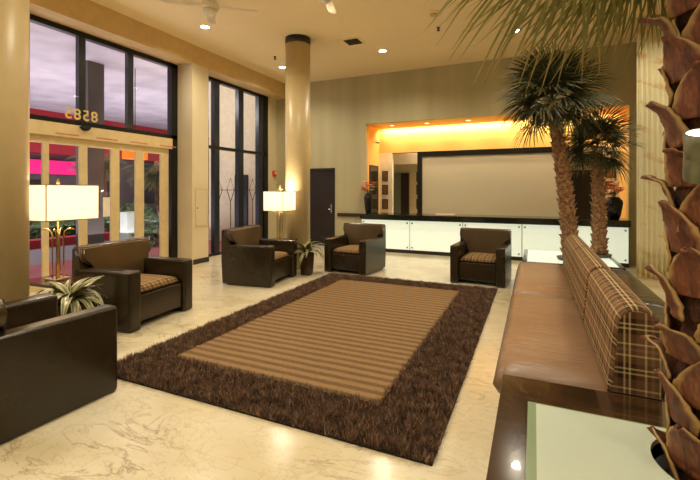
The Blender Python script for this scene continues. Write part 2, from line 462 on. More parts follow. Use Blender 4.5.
for i, (a, b) in enumerate(st):
    obj('door_stile', B(XL-.075, XL-.04, a, b, 0, 2.40), 'beige_frame', d1)
for (a, b), (c, d) in zip(st, st[1:]):
    obj('door_rail', B(XL-.095, XL-.035, b, c, 2.28, 2.40), 'beige_frame', d1)
    obj('door_rail', B(XL-.095, XL-.035, b, c, 0, .12), 'beige_frame', d1)
    pane('pane', b, c, .12, 2.28, d1)
# red safety strips on the door header
bm = bmesh.new()
for y0 in (3.95, 4.6, 5.25, 5.9):
    x = 0
    for k in range(14):
        w = random.uniform(.012, .03); box(bm, XL+.02, XL+.023, y0+x, y0+x+w, 2.43, 2.455); x += w+.008
M['faded'] = plain('faded_red_lettering', srgb(196, 110, 84), .6)
obj('warning_strip', bm, 'faded', d1)
o = obj('door_sensor', lathe(bmesh.new(), [(0, -.07), (.05, -.06), (.085, -.02), (.09, 0)], 24), 'black', d1, smooth=True); o.location = (XL+.03, Yat(84), 2.6)
# mirrored street number on transom glass (it is read from outside)
cu = bpy.data.curves.new('number_text', 'FONT'); cu.body = '8585'; cu.size = .25; cu.extrude = .003; cu.offset = .003; cu.space_character = 1.15
to = bpy.data.objects.new('tmp', cu); COL.objects.link(to)
dg = bpy.context.evaluated_depsgraph_get(); me = bpy.data.meshes.new_from_object(to.evaluated_get(dg)); bpy.data.objects.remove(to)
o = obj('street_number', me, 'gold', w1)
# text local +X must run towards -Y (seen from outside facing +X), local Z normal towards -X
o.matrix_world = Matrix(((0, 0, -1, XL-.022), (-1, 0, 0, 4.66), (0, 1, 0, 2.715), (0, 0, 0, 1)))
bm = bmesh.new(); x = 4.02
while x < 4.78:
    w = random.uniform(.02, .05); box(bm, XL-.026, XL-.022, x, x+w, 2.665, 2.69); x += w+.014
obj('street_name', bm, 'gold', w1)
# second window
w2 = bpy.data.objects.new('window_2', None); COL.objects.link(w2); w2['kind'] = 'structure'
bm = bmesh.new()
for (a, b, c, d) in [(W2a, W2b, WT-.09, WT), (W2a, W2b, 2.52, 2.59), (W2a, W2a+.08, 0, WT), (W2b-.18, W2b, 0, WT), (W2a, W2b, 0, .06)]:
    box(bm, XL-.13, XL-.01, a, b, c, d)
obj('window_frame', bm, 'black', w2)
mm = [(Yat(215), Yat(220)), (Yat(239), Yat(244)), (Yat(259), Yat(263))]
for a, b in mm: obj('mullion', B(XL-.125, XL-.012, a, b, .06, WT-.09), 'grey_frame', w2)
ys = [(W2a, W2a+.08)]+mm
for (a, b), (c, d) in zip(ys, mm):
    pane('pane', b, c, .06, 2.52, w2); pane('pane', b, c, 2.59, WT-.09, w2)
# notice on the door
tag(obj('paper_notice', B(XL-.054, XL-.05, Yat(105), Yat(112), 1.08, 1.42), 'white'), 'white paper notice stuck on the sliding door glass right of the box lamp', 'notice')

# ------------------------------------------------------------------ pier details
pn = thing('access_panel', 'pale square-edged access panel set in the pier between entrance and window', 'panel', (XP, 0, 0))
obj('cover', B(-.0, .008, 6.47, 6.79, .80, 1.56), 'wall', pn)
bm = bmesh.new()
for a in ((6.455, 6.47, .785, 1.575), (6.79, 6.805, .785, 1.575), (6.47, 6.79, .785, .80), (6.47, 6.79, 1.56, 1.575)): box(bm, 0, .009, *a)
obj('frame', bm, 'header', pn)
obj('lock', cyl(bmesh.new(), (.005, 6.51, 1.17), (.016, 6.51, 1.17), .014), 'black', pn)
fa = thing('fire_alarm', 'small red fire alarm box on the wall right of the second window', 'alarm', (XL, 9.86, 2.02), PI/2)
obj('case', B(-.07, .07, -.05, 0, -.08, .08, bev=.01), 'red', fa, wn=True); obj('strobe', B(-.03, .03, -.07, -.05, -.02, .05, bev=.008), 'white', fa)

# ------------------------------------------------------------------ columns
def column(x, y, label):
    t = thing('round_column', label, 'column', (x, y, 0))
    obj('shaft', lathe(bmesh.new(), [(.245, 0), (.245, CEIL-.13)], 64), 'column', t)
    obj('collar', lathe(bmesh.new(), [(.25, CEIL-.13), (.25, CEIL)], 64), 'black_ring', t)
column(-4.30, 7.02, 'round champagne column with dark collar standing behind the farther box lamp')
column(-4.45, 2.06, 'round champagne column at the left edge behind the near armchair')

# ------------------------------------------------------------------ ceiling fittings
M['bulbn'] = plain('niche_downlight_lens', (1, 1, 1, 1), .5, em=(1, .85, .6, 1), es=3)
def downlight(x, y, label, z=CEIL, r=.075, power=0):
    t = thing('recessed_downlight', label, 'ceiling light', (x, y, z), group='recessed downlights in the main ceiling' if z == CEIL else 'downlights in the niche soffit')
    obj('trim_ring', lathe(bmesh.new(), [(r, -.001), (r+.03, -.004), (r+.032, 0)], 32), 'white', t)
    obj('lens', lathe(bmesh.new(), [(0, -.004), (r, -.002)], 32), 'bulb' if z == CEIL else 'bulbn', t)
    return t
def spot(x, y, z, power, color=(1, .885, .66), size=2.6, r=.07):
    l = bpy.data.lights.new('downlight_beam', 'SPOT'); l.energy = power; l.color = color; l.spot_size = size; l.spot_blend = .8; l.shadow_soft_size = r
    o = bpy.data.objects.new('downlight_beam', l); COL.objects.link(o); o.location = (x, y, z-.03); return o
K = 1.0
for x, y, lb in [(-5.56, 5.81, 'bright recessed downlight nearest the entrance window header'),
                 (-5.65, 8.5, 'recessed downlight just left of the tall round column'),
                 (-3.0, 8.4, 'recessed downlight in the ceiling right of the square air vent'),
                 (-.31, 8.38, 'recessed downlight in the ceiling left of the palm fronds')]:
    downlight(x, y, lb); spot(x, y, CEIL, 90 if x > -1 else 170)
for x, y in [(-5.6, 3), (-3, 3), (-.3, 3.2), (-3, 5.6), (-.3, 5.6), (2.4, 5.6), (2.4, 2.8), (-3, .2), (-.3, .2), (2.4, .2), (-5.6, .2), (-3, -2.4), (-.3, -2.4)]:
    spot(x, y, CEIL, 185*K, r=.22)
spot(1.9, 7.4, CEIL, 120, r=.1)  # unseen spot without fitting, added to brighten the curtain
# the farther pair of the main lights have visible fittings only inside the frame
def fan(x, y, z, a0, label):
    t = thing('ceiling_fan', label, 'ceiling fan', (x, y, z))
    obj('downrod', cyl(bmesh.new(), (0, 0, .12), (0, 0, CEIL-z), .015), 'white', t)
    obj('motor_housing', lathe(bmesh.new(), [(0, -.02), (.08, -.02), (.13, .02), (.13, .08), (.06, .13), (0, .13)], 32), 'white', t)
    obj('light_bowl', lathe(bmesh.new(), [(0, -.11), (.05, -.1), (.09, -.06), (.1, -.02)], 24), 'white', t)
    for k in range(4):
        bm = bmesh.new(); n = 8
        prof = [(.12, .03), (.2, .035), (.26, .06), (.62, .07), (.68, .05), (.7, .0)]
        top = []; bot = []
        for x_, w in prof:
            top.append((bm.verts.new((x_, w, .05+w*.2)), bm.verts.new((x_, -w, .05-w*.2))))
        for p, q in zip(top, top[1:]):
            bm.faces.new((p[0], q[0], q[1], p[1]))
        bmesh.ops.solidify(bm, geom=bm.faces[:], thickness=.01)
        o = obj('blade', bm, 'white', t); o.rotation_euler = (0, 0, a0+k*PI/2)
fan(-4.35, 4.65, 4.22, .72, 'white ceiling fan at the top edge above the entrance armchairs')
fan(-2.68, 5.1, 4.28, .3, 'white ceiling fan at the top edge right of the tall round column')
vt = thing('air_vent', 'square metal air vent in the ceiling right of the tall column', 'vent', (-3.4, 7.6, CEIL))
obj('frame', B(-.24, .24, -.2, .2, -.012, 0), 'ceiling', vt)
bm = bmesh.new()
for k in range(9): box(bm, -.1, .2, -.15+k*.034, -.132+k*.034, -.02, -.012)
obj('slats', bm, 'black_ring', vt)
sd = thing('smoke_detector', 'round pale detector disc on the ceiling near the palm fronds', 'smoke detector', (-1.56, 6.95, CEIL))
obj('base_ring', lathe(bmesh.new(), [(.13, 0), (.13, -.015), (.1, -.02), (0, -.02)], 32), 'ceiling', sd); obj('sensor', lathe(bmesh.new(), [(.06, -.02), (.055, -.05), (0, -.055)], 24), 'header', sd)
for x, y, lb in [(-1.62, 7.6, 'black sprinkler head below the round ceiling detector'), (-5.35, 7.75, 'black sprinkler head left of the column collar')]:
    t = thing('sprinkler_head', lb, 'sprinkler', (x, y, CEIL)); obj('body', lathe(bmesh.new(), [(.03, 0), (.026, -.015), (.014, -.03), (.014, -.05), (0, -.05)], 16), 'black', t)
    obj('deflector', lathe(bmesh.new(), [(0, -.062), (.032, -.062), (.032, -.055), (0, -.055)], 16), 'black', t)
for i, (x, lb) in enumerate([(-3.5, 'small niche downlight at the left end above the counter'), (-2.55, 'small niche downlight second from left above the counter'), (-1.5, 'small niche downlight third from left above the counter')]):
    downlight(x, 10.55, lb, z=OZ, r=.05)
for x in (-3.5, -2.55, -1.5, -.5, .5, 1.3): spot(x, 10.55, OZ, 22, (1, .82, .6), 2.2, .05)

# ------------------------------------------------------------------ armchairs
def armchair(name, label, loc, rz):
    t = thing(name, label, 'armchair', loc, rz, 'brown leather lobby armchairs')
    for s in (-1, 1):
        x0, x1 = (-.46, -.31) if s < 0 else (.31, .46)
        o = obj('arm', B(x0, x1, -.45, .36, .0, .66, bev=.03), 'leather', t, wn=True)
    # backrest: raked profile pulled over full width
    prof = [(.30, .30), (.275, .46), (.325, .86), (.345, .895), (.385, .91), (.44, .905), (.47, .88), (.455, .40), (.45, .02), (.34, .02)]
    bm = bmesh.new(); L = [bm.verts.new((-.455, y, z)) for y, z in prof]; R = [bm.verts.new((.455, y, z)) for y, z in prof]
    n = len(prof)
    for i in range(n):
        j = (i+1) % n; bm.faces.new((L[i], L[j], R[j], R[i]))
    bm.faces.new(L[::-1]); bm.faces.new(R)
    es = [e for e in bm.edges if abs(e.verts[0].co.x-e.verts[1].co.x) < 1e-6]
    bmesh.ops.bevel(bm, geom=es, offset=.022, segments=3, affect='EDGES')
    obj('backrest', bm, 'leather', t, wn=True)
    fp = [(-.452, .905), (-.458, .80), (-.450, .74), (-.40, .695), (-.33, .672), (-.288, .64), (-.286, .42)]
    fp = fp+[(-x, z) for x, z in fp[::-1]]
    bm = bmesh.new()
    fy = lambda z: .19+(z-.42)*.20
    A_ = [bm.verts.new((x, fy(z), z)) for x, z in fp]; C_ = [bm.verts.new((x, fy(z)+.13, z)) for x, z in fp]
    m = len(fp)
    for i in range(m): j = (i+1) % m; bm.faces.new((A_[i], A_[j], C_[j], C_[i]))
    f1 = bm.faces.new(A_[::-1]); bm.faces.new(C_)
    bmesh.ops.bevel(bm, geom=list(f1.edges), offset=.026, segments=4, affect='EDGES')
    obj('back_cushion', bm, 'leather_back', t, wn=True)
    obj('front_panel', B(-.307, .307, -.405, -.33, .075, .375, bev=.014), 'leather', t, wn=True)
    obj('base', B(-.307, .307, -.33, .34, .05, .36), 'leather', t)
    # plaid seat cushion, crowned
    bm = bmesh.new(); nx, ny = 14, 14; g = []
    for zt in (1, 0):
        gg = []
        for i in range(nx+1):
            row = []
            for j in range(ny+1):
                a, b = i/nx*2-1, j/ny*2-1
                p = max(0, (1-a**6)*(1-b**6))
                z = .40+(.07*p**.35+.012*(1-a*a)*(1-b*b) if zt else -.025*p**.35)
                row.append(bm.verts.new((a*.302, -.045+b*.355, z)))
            gg.append(row)
        g.append(gg)
    for k, gg in enumerate(g):
        for i in range(nx):
            for j in range(ny): bm.faces.new((gg[i][j], gg[i+1][j], gg[i+1][j+1], gg[i][j+1]))
    bmesh.ops.remove_doubles(bm, verts=bm.verts[:], dist=.0005)
    o = obj('seat_cushion', bm, 'plaid_seat', t, smooth=True)
    uvl = o.data.uv_layers.new(name='UVMap')
    for lp in o.data.loops:
        c = o.data.vertices[lp.vertex_index].co; uvl.data[lp.index].uv = (c.x, c.y+c.z)
    return t
ch = armchair('armchair', 'dark brown leather armchair facing the rug from in front of the glass entrance', (-4.43, 3.49, 0), PI/2+.10); ch.scale = (1.09, .95, 1)
a1 = dup(ch, (-3.395, 1.71, 0), PI-.02, 'dark leather armchair cut by the left edge, seen from its side')
a2 = dup(ch, (-4.28, 5.79, 0), PI/2+.12, 'leather armchair with warmly lit tan back beside the farther box lamp'); a2.scale = (1.08, 1, 1)
dup(ch, (-3.15, 7.26, 0), -.10, 'leather armchair by the far left rug corner, right of the potted plant', .97)
dup(ch, (-.82, 7.31, 0), -.07, 'leather armchair standing alone before the lit counter, left of the palms', .95)

# ------------------------------------------------------------------ side tables, lamps
def side_table(x, y, label, sx=.25, sy=.22):
    t = thing('side_table', label, 'side table', (x, y, 0))
    obj('top', B(-sx, sx, -sy, sy, .575, .61, bev=.004, seg=1), 'wood', t)
    for a in (-1, 1):
        for b in (-1, 1): obj('leg', B(a*sx-.02-a*.03, a*sx+.02-a*.03, b*sy-.02-b*.03, b*sy+.02-b*.03, 0, .575), 'wood', t)
    obj('shelf', B(-sx+.05, sx-.05, -sy+.05, sy-.05, .2, .225), 'wood', t)
side_table(-4.56, 2.66, 'dark square side table under the nearer box lamp', .30, .20)
side_table(-4.38, 6.56, 'dark square side table under the farther box lamp', .24, .19)
def box_lamp(x, y, label, s=.235, dz0=0):
    z0 = .61
    t = thing('table_lamp', label, 'table lamp', (x, y, z0))
    h0, h1 = .585+dz0, .94+dz0
    bm = bmesh.new(); s2 = s-.006
    for (a, b, c, d) in [(-s, s, -s, -s2), (-s, s, s2, s), (-s, -s2, -s2, s2), (s2, s, -s2, s2)]: box(bm, a, b, c, d, h0, h1)
    sh = obj('lamp_shade', bm, 'shade', t)
    bm = bmesh.new(); e = s+.003
    for a in (-1, 1):
        for b in (-1, 1): box(bm, a*s-.004, a*s+.004, b*s-.004, b*s+.004, h0, h1)
        for z in (h0, h1): box(bm, -e, e, a*s-.004, a*s+.004, z-.004, z+.004); box(bm, a*s-.004, a*s+.004, -e, e, z-.004, z+.004)
    obj('shade_trim', bm, 'brass', sh)
    obj('base_plate', B(-.085, .085, -.085, .085, 0, .022, bev=.005), 'brass', t, wn=True)
    for a in (-1, 1):
        for b in (-1, 1):
            pts = [(a*.035, b*.035, .02), (a*.035, b*.035, .45), (a*.042, b*.042, .50), (a*.062, b*.062, .53), (a*.088, b*.088, .535), (a*.105, b*.105, .515)]
            obj('rod', tube(bmesh.new(), pts, [.008, .008, .008, .008, .007, .004]), 'brass', t)
    obj('stem', cyl(bmesh.new(), (0, 0, .02), (0, 0, .72), .009, n=12), 'brass', t)
    bm = bmesh.new()
    cyl(bm, (-s, 0, .95), (s, 0, .95), .003, n=6); cyl(bm, (0, 0, .72), (0, 0, 1.0), .003, n=6)
    obj('harp', bm, 'brass', t)
    obj('finial', lathe(bmesh.new(), [(.0, .975), (.012, .98), (.007, .995), (.018, 1.01), (.02, 1.025), (.006, 1.05), (0, 1.065)], 16), 'brass', t)
    obj('bulb', lathe(bmesh.new(), [(0, .84), (.025, .83), (.033, .80), (.02, .75), (.013, .72)], 20), 'bulb2', t)
    for dz, e_ in ((.79, 26),):
        l = bpy.data.lights.new('lamp_glow', 'POINT'); l.energy = e_; l.color = (1, .82, .56); l.shadow_soft_size = .05
        o = bpy.data.objects.new('lamp_glow', l); COL.objects.link(o); o.parent = t; o.location = (0, 0, dz+.10)
    return t
box_lamp(-4.56, 2.66, 'lit box-shaded table lamp nearest the left edge, in front of the entrance', .262, .05)
box_lamp(-4.38, 6.50, 'lit box-shaded table lamp in front of the tall round column', .215, -.03)

# ------------------------------------------------------------------ house plants
def leaf_mesh(L, W, arch, n=8):
    vs, fs, uv = [], [], []
    for i in range(n+1):
        t_ = i/n; w = W*math.sin(PI*min(1, t_**.75))**.8*(1-.3*t_)+.002
        ang = .95-arch*t_
        if i == 0: x, z = 0, 0
        else: x += L/n*math.cos(ang); z += L/n*math.sin(ang)
        for s in (-1, 0, 1):
            vs.append((x-math.sin(ang)*abs(s)*w*.35, s*w, z+math.cos(ang)*abs(s)*w*.35)); uv.append(((s+1)/2, t_))
    for i in range(n):
        for s in (0, 1): a = i*3+s; fs.append((a, a+1, a+4, a+3))
    return pymesh('leaf', vs, fs, uv)
LM = [leaf_mesh(.36, .038, 1.5), leaf_mesh(.42, .034, 2.1), leaf_mesh(.30, .042, 1.0), leaf_mesh(.46, .03, 2.6)]
for m_ in LM: m_.materials.append(M['houseleaf'])
def pot_plant(x, y, h, w, mat, label, n, sc, z0=0):
    t = thing('potted_plant', label, 'potted plant', (x, y, z0))
    bm = bmesh.new(); a, b = w*.8, w
    for i, (r, z) in enumerate([(a, 0), (b, h)]): pass
    box(bm, -1, 1, -1, 1, 0, h)
    for v in bm.verts: k = a if v.co.z < h/2 else b; v.co.x *= k; v.co.y *= k
    bmesh.ops.bevel(bm, geom=bm.edges[:], offset=.01, segments=2, affect='EDGES')
    obj('pot', bm, mat, t, wn=True); obj('soil', B(-b*.85, b*.85, -b*.85, b*.85, h-.01, h+.006), 'soil', t)
    for k in range(n):
        m_ = random.choice(LM); o = bpy.data.objects.new('leaf', m_); COL.objects.link(o); o.parent = t
        for p in m_.polygons: p.use_smooth = True
        o.location = (random.uniform(-.03, .03), random.uniform(-.03, .03), h); s = sc*random.uniform(.75, 1.15); o.scale = (s, s, s)
        o.rotation_euler = (random.uniform(-.2, .2), random.uniform(-.5, .35), k*2.4)
    return t
pot_plant(-4.06, 2.47, .46, .11, 'pot', 'leafy potted plant with striped arching leaves below the nearer box lamp', 40, 1.15)
pot_plant(-3.79, 6.50, .40, .105, 'pot', 'potted plant in tall brown pot between the two farther left armchairs', 34, 1.05)

# ------------------------------------------------------------------ rug
RX0, RX1, RY0, RY1 = -3.38, -.52, 2.28, 6.68
FX0, FX1, FY0, FY1 = -2.99, -1.02, 2.76, 6.30
rug = thing('area_rug', 'large brown rug with shaggy border and striped tan centre', 'rug', ((RX0+RX1)/2, (RY0+RY1)/2, 0))
cx, cy = (RX0+RX1)/2, (RY0+RY1)/2
obj('backing', B(RX0-cx, RX1-cx, RY0-cy, RY1-cy, 0, .012), 'soil', rug)
obj('woven_field', B(FX0-cx-.02, FX1-cx+.02, FY0-cy-.02, FY1-cy+.02, .012, .026), 'field', rug)
N = 150000
px = rng.uniform(RX0, RX1, N*2); py = rng.uniform(RY0, RY1, N*2)
keep = ~((px > FX0) & (px < FX1) & (py > FY0) & (py < FY1))
px, py = px[keep][:N], py[keep][:N]; N = len(px)
from mathutils import noise as mn
clump = np.array([mn.noise((x*13, y*13, 0))+.5*mn.noise((x*30, y*30, 4)) for x, y in zip(px, py)])
ang = rng.uniform(0, 2*PI, N)+clump*3; hgt = rng.uniform(.03, .06, N)+clump*.022; lean = rng.uniform(.01, .045, N)
wd = rng.uniform(.003, .0055, N); wa = ang+PI/2+rng.normal(0, .6, N)
P = np.empty((N, 3, 3), np.float32)
P[:, 0, 0] = px-cx-np.cos(wa)*wd; P[:, 0, 1] = py-cy-np.sin(wa)*wd; P[:, 0, 2] = .008
P[:, 1, 0] = px-cx+np.cos(wa)*wd; P[:, 1, 1] = py-cy+np.sin(wa)*wd; P[:, 1, 2] = .008
P[:, 2, 0] = px-cx+np.cos(ang)*lean; P[:, 2, 1] = py-cy+np.sin(ang)*lean; P[:, 2, 2] = hgt
me = bpy.data.meshes.new('shag_border')
me.vertices.add(N*3); me.vertices.foreach_set('co', P.ravel())
me.loops.add(N*3); me.loops.foreach_set('vertex_index', np.arange(N*3, dtype=np.int32))
me.polygons.add(N); me.polygons.foreach_set('loop_start', np.arange(0, N*3, 3, dtype=np.int32))
me.update()
uvl = me.uv_layers.new(name='UVMap'); rv = np.clip(rng.uniform(0, 1, N)*.6+.2+clump*.45, 0, 1)
uv = np.zeros((N, 3, 2), np.float32); uv[:, :, 0] = rv[:, None]; uvl.data.foreach_set('uv', uv.ravel())
me.validate()
obj('shag_border', me, 'shag', rug)

# ------------------------------------------------------------------ island sofa
sf = thing('island_sofa', 'long two-sided brown leather banquette with plaid bolster down its middle', 'sofa', (0, 0, 0))
SY0, SY1 = 2.69, 6.92
obj('base', B(-.17, 1.17, SY0+.02, SY1-.02, .0, .27, bev=.03), 'leather', sf, wn=True)
def cushion(x0, x1, y0, y1, z0, z1, mat, amp=.0):
    bm = bmesh.new(); nx, ny = 20, 60; top = []; bot = []
    for i in range(nx+1):
        rt, rb = [], []
        for j in range(ny+1):
            a, b = i/nx*2-1, j/ny*2-1
            ex = 1-abs(a)**10; ey = 1-abs(b)**22
            p = max(0, ex*ey)**.4
            x = x0+(x1-x0)*(i/nx); y = y0+(y1-y0)*(j/ny)
            wr = (.026*mn.noise((x*1.3+y*.5, y*8, 3.1))+.010*mn.noise((x*3, y*20, 1)))*(abs(b)**3+.10)
            zm = (z0+z1)/2
            rt.append(bm.verts.new((x, y, zm+(z1-zm)*p+wr*p))); rb.append(bm.verts.new((x, y, zm-(zm-z0)*p)))
        top.append(rt); bot.append(rb)
    for g, fl in ((top, 0), (bot, 1)):
        for i in range(nx):
            for j in range(ny): bm.faces.new((g[i][j], g[i+1][j], g[i+1][j+1], g[i][j+1]))
    bmesh.ops.remove_doubles(bm, verts=bm.verts[:], dist=.0003)
    return bm
ym = 4.86
for y0, y1 in ((SY0, ym-.006), (ym+.006, SY1)):
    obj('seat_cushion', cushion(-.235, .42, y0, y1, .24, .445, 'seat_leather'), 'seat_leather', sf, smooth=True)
    obj('seat_cushion', cushion(.60, 1.24, y0, y1, .24, .43, 'leather'), 'leather', sf, smooth=True)
obj('centre_rail', B(.38, .64, SY0+.02, SY1-.02, .27, .41), 'leather', sf)
def bolster(y0, y1):
    prof = []
    for k in range(29):
        t_ = k/28
        if t_ < .34: prof.append((.385+.035*(t_/.34), .40+.39*t_/.34))
        elif t_ > .66: prof.append((.645+.005*((1-t_)/.34), .40+.37*(1-t_)/.34))
        else:
            a = PI-(t_-.34)/.32*PI; prof.append((.535+.115*math.cos(a), .79-.02*(t_-.34)/.32+.115*math.sin(a)))
    prof = [(x, z) for x, z in prof]; n = len(prof); ny = 24
    arc = [0]
    for p, q in zip(prof, prof[1:]): arc.append(arc[-1]+math.dist(p, q))
    vs, fs, uv = [], [], []
    for j in range(ny+1):
        b = j/ny*2-1; sh = max(0, 1-abs(b)**22)**.4
        ins = .034*(1-sh)
        for i, (x, z) in enumerate(prof):
            cxp, czp = .51, .66
            vs.append((cxp+(x-cxp)*(1-ins*4), y0+(y1-y0)*j/ny, czp+(z-czp)*(1-ins*1.6))); uv.append((y0+(y1-y0)*j/ny, arc[i]))
    for j in range(ny):
        for i in range(n-1): a = j*n+i; fs.append((a, a+1, a+n+1, a+n))
    me = pymesh('bolster', vs, fs, uv); nv = len(vs)
    # end caps
    bm = bmesh.new(); bm.from_mesh(me); bm.verts.ensure_lookup_table(); ul = bm.loops.layers.uv.active
    for base in (0, ny*n):
        f = bm.faces.new([bm.verts[base+i] for i in range(n)])
        for lp in f.loops: lp[ul].uv = (lp.vert.co.x+.07, lp.vert.co.z)
    return bm
for y0, y1 in ((SY0+.02, 4.06), (4.065, 5.48), (5.485, SY1-.02)):
    obj('plaid_bolster', bolster(y0, y1), 'plaid', sf, wn=True)['label'] = 'brown and cream plaid bolster'

# ------------------------------------------------------------------ planter tables
def glass_with_hole(x0, x1, y0, y1, cx, cy, r, z0, z1, n=96):
    bm = bmesh.new(); IT, OT, IB, OB = [], [], [], []
    angs = sorted([2*PI*i/n for i in range(n)]+[math.atan2(yy-cy, xx-cx) % (2*PI) for xx in (x0, x1) for yy in (y0, y1)])
    for a in angs:
        c, s = math.cos(a), math.sin(a)
        k = min([((x1 if c > 0 else x0)-cx)/c if abs(c) > 1e-9 else 1e9, ((y1 if s > 0 else y0)-cy)/s if abs(s) > 1e-9 else 1e9])
        for L, R_, z in ((IT, r, z1), (OT, k, z1), (IB, r, z0), (OB, k, z0)): L.append(bm.verts.new((cx+c*R_, cy+s*R_, z)))
    m = len(angs)
    for i in range(m):
        j = (i+1) % m
        bm.faces.new((IT[i], OT[i], OT[j], IT[j])); bm.faces.new((IB[i], IB[j], OB[j], OB[i]))
        bm.faces.new((IT[i], IT[j], IB[j], IB[i])); bm.faces.new((OT[i], OB[i], OB[j], OT[j]))
    return bm
def frame_ring(x0, x1, y0, y1, a0, a1, b0, b1, z0, z1):
    bm = bmesh.new()
    box(bm, x0, a0, y0, y1, z0, z1); box(bm, a1, x1, y0, y1, z0, z1); box(bm, a0, a1, y0, b0, z0, z1); box(bm, a0, a1, b1, y1, z0, z1)
    return bm
pt = thing('planter_table', 'low dark wood table with frosted glass top around the nearest palm', 'table', (0, 0, 0))
TX0, TX1, TY0, TY1 = -.17, 1.2, 1.30, 2.665
obj('frame', frame_ring(TX0, TX1, TY0, TY1, -.03, 1.06, 1.44, 2.37, .345, .425), 'wood', pt)
bm = bmesh.new()
for a in ((TX0+.01, TX1-.01, TY0+.01, TY0+.04), (TX0+.01, TX1-.01, TY1-.04, TY1-.01), (TX0+.01, TX0+.04, TY0+.04, TY1-.04), (TX1-.04, TX1-.01, TY0+.04, TY1-.04)): box(bm, *a, 0, .345)
obj('side_panel', bm, 'wood', pt)
obj('glass_top', glass_with_hole(.01, 1.03, 1.48, 2.36, .70, 2.10, .245, .405, .428), 'tableglass', pt)
obj('glass_margin', frame_ring(-.03, 1.06, 1.44, 2.37, .01, 1.03, 1.48, 2.36, .40, .428), 'tableedge', pt)
ft = thing('planter_table', 'low glass-topped table at the far end of the sofa under two palms', 'table', (0, 0, 0))
obj('frame', frame_ring(TX0, TX1, 6.95, 8.45, -.1, 1.13, 7.02, 8.38, .345, .425), 'wood', ft)
bm = bmesh.new()
for a in ((TX0+.01, TX1-.01, 6.96, 6.99), (TX0+.01, TX1-.01, 8.41, 8.44), (TX0+.01, TX0+.04, 6.99, 8.41), (TX1-.04, TX1-.01, 6.99, 8.41)): box(bm, *a, 0, .345)
obj('side_panel', bm, 'wood', ft)
obj('glass_top', B(-.1, 1.13, 7.02, 8.38, .40, .428), 'counterglass', ft)

# ------------------------------------------------------------------ palms
from mathutils import noise as mn
def boot_mesh(w, h, out, R, nS=10, nT=12, thick=.012, curl=1.0):
    vs, fs, uv = [], [], []
    for j in range(nT+1):
        t_ = j/nT
        hw = w*(1-t_**1.7)**.9*(1+.18*math.sin(PI*t_))+.004
        for i in range(nS+1):
            s = i/nS*2-1
            a = s*hw/R
            flare = out*(t_**1.4)+.35*out*curl*max(0, t_-.7)/.3
            rr = R+.012+flare*(1-.25*s*s)+.020*abs(s)**3*(1-t_)
            jag = 1+.10*mn.noise((t_*9, s*2, w*50)); a *= jag; rr += .008*mn.noise((t_*6, s*4, w*90))
            z = h*t_-.22*h*max(0, t_-.72)/.28*curl*.5
            wid = a if t_ < .001 else a*(R/(R+flare*.6))
            vs.append((rr*math.cos(wid), rr*math.sin(wid), z)); uv.append(((s+1)/2, t_))
    for j in range(nT):
        for i in range(nS): a = j*(nS+1)+i; fs.append((a, a+1, a+nS+2, a+nS+1))
    return pymesh('leaf_base', vs, fs, uv)
NP = (.70, 2.10)
palm = thing('fan_palm', 'tall palm with curled brown leaf bases rising through the near glass table', 'palm tree', (NP[0], NP[1], 0))
obj('pot', lathe(bmesh.new(), [(0, .005), (.19, .005), (.225, .36), (.235, .36), (.24, .33), (.215, .3), (0, .3)], 48), 'gunmetal', palm)
bm = bmesh.new(); prof = []
for k in range(60):
    z = .28+k*.045; prof.append((.155+.012*math.sin(k*1.9)+.008*math.sin(k*.7), z))
obj('trunk', lathe(bm, prof, 40), 'fibre', palm)
BM_ = [boot_mesh(.098, .20, .060, .155, curl=1.2), boot_mesh(.088, .18, .075, .155, curl=1.7), boot_mesh(.11, .23, .050, .155, curl=.8)]
for m_ in BM_:
    m_.materials.append(M['boot'])
    for p in m_.polygons: p.use_smooth = True
z = .34; k = 0
while z < 2.75:
    o = bpy.data.objects.new('leaf_base', BM_[k % 3]); COL.objects.link(o); o.parent = palm
    o.location = (0, 0, z); o.rotation_euler = (random.uniform(-.05, .05), random.uniform(-.05, .05), 2.9+k*2.399); s = random.uniform(.85, 1.2); o.scale = (1, 1, s)
    sm = o.modifiers.new('thick', 'SOLIDIFY'); sm.thickness = .010; sm.offset = 1
    z += .033; k += 1
def fan_leaf(name, pet, R_, nl, spread, droop, wdt, seed, pr=.011):
    rnd = random.Random(seed); vs, fs, uv = [], [], []
    n = 6
    # petiole as thin prism
    for i in range(4):
        x = pet*i/3
        for dx, dz in ((-pr, 0), (0, pr*.7), (pr, 0)): vs.append((x, dx, dz-.03*(i/3)**2)); uv.append((.2, .5))
    for i in range(3):
        for s in range(3): a = i*3+s; b = i*3+(s+1) % 3; fs.append((a, b, b+3, a+3))
    for k in range(nl):
        a = (k/(nl-1)-.5)*spread+rnd.uniform(-.02, .02)
        L = R_*(1-.25*abs(a/spread*2)**2)*rnd.uniform(.88, 1.08); pl = (.012 if k % 2 else -.012)
        st = len(vs); m = 5; dr = droop*rnd.uniform(.7, 1.4); sw = rnd.uniform(-.05, .05)
        for i in range(m+1):
            t_ = i/m; w = wdt*(.35+1.6*t_)*(1-t_)**.7 if t_ < .98 else .0008
            w = max(w, .0008); aa = a+sw*t_*t_
            cxx, cyy = pet+L*t_*math.cos(aa), L*t_*math.sin(aa); cz = pl*math.sin(PI*t_)-dr*L*t_**2.4-.03
            vs.append((cxx+math.sin(aa)*w, cyy-math.cos(aa)*w, cz)); vs.append((cxx-math.sin(aa)*w, cyy+math.cos(aa)*w, cz)); uv += [(t_, .5)]*2
        for i in range(m): q = st+2*i; fs.append((q, q+1, q+3, q+2))
    return pymesh(name, vs, fs, uv)
fr = [fan_leaf('frond', .36, .62, 36, 3.9, .35, .018, i) for i in range(3)]
for m_ in fr: m_.materials.append(M['frond'])
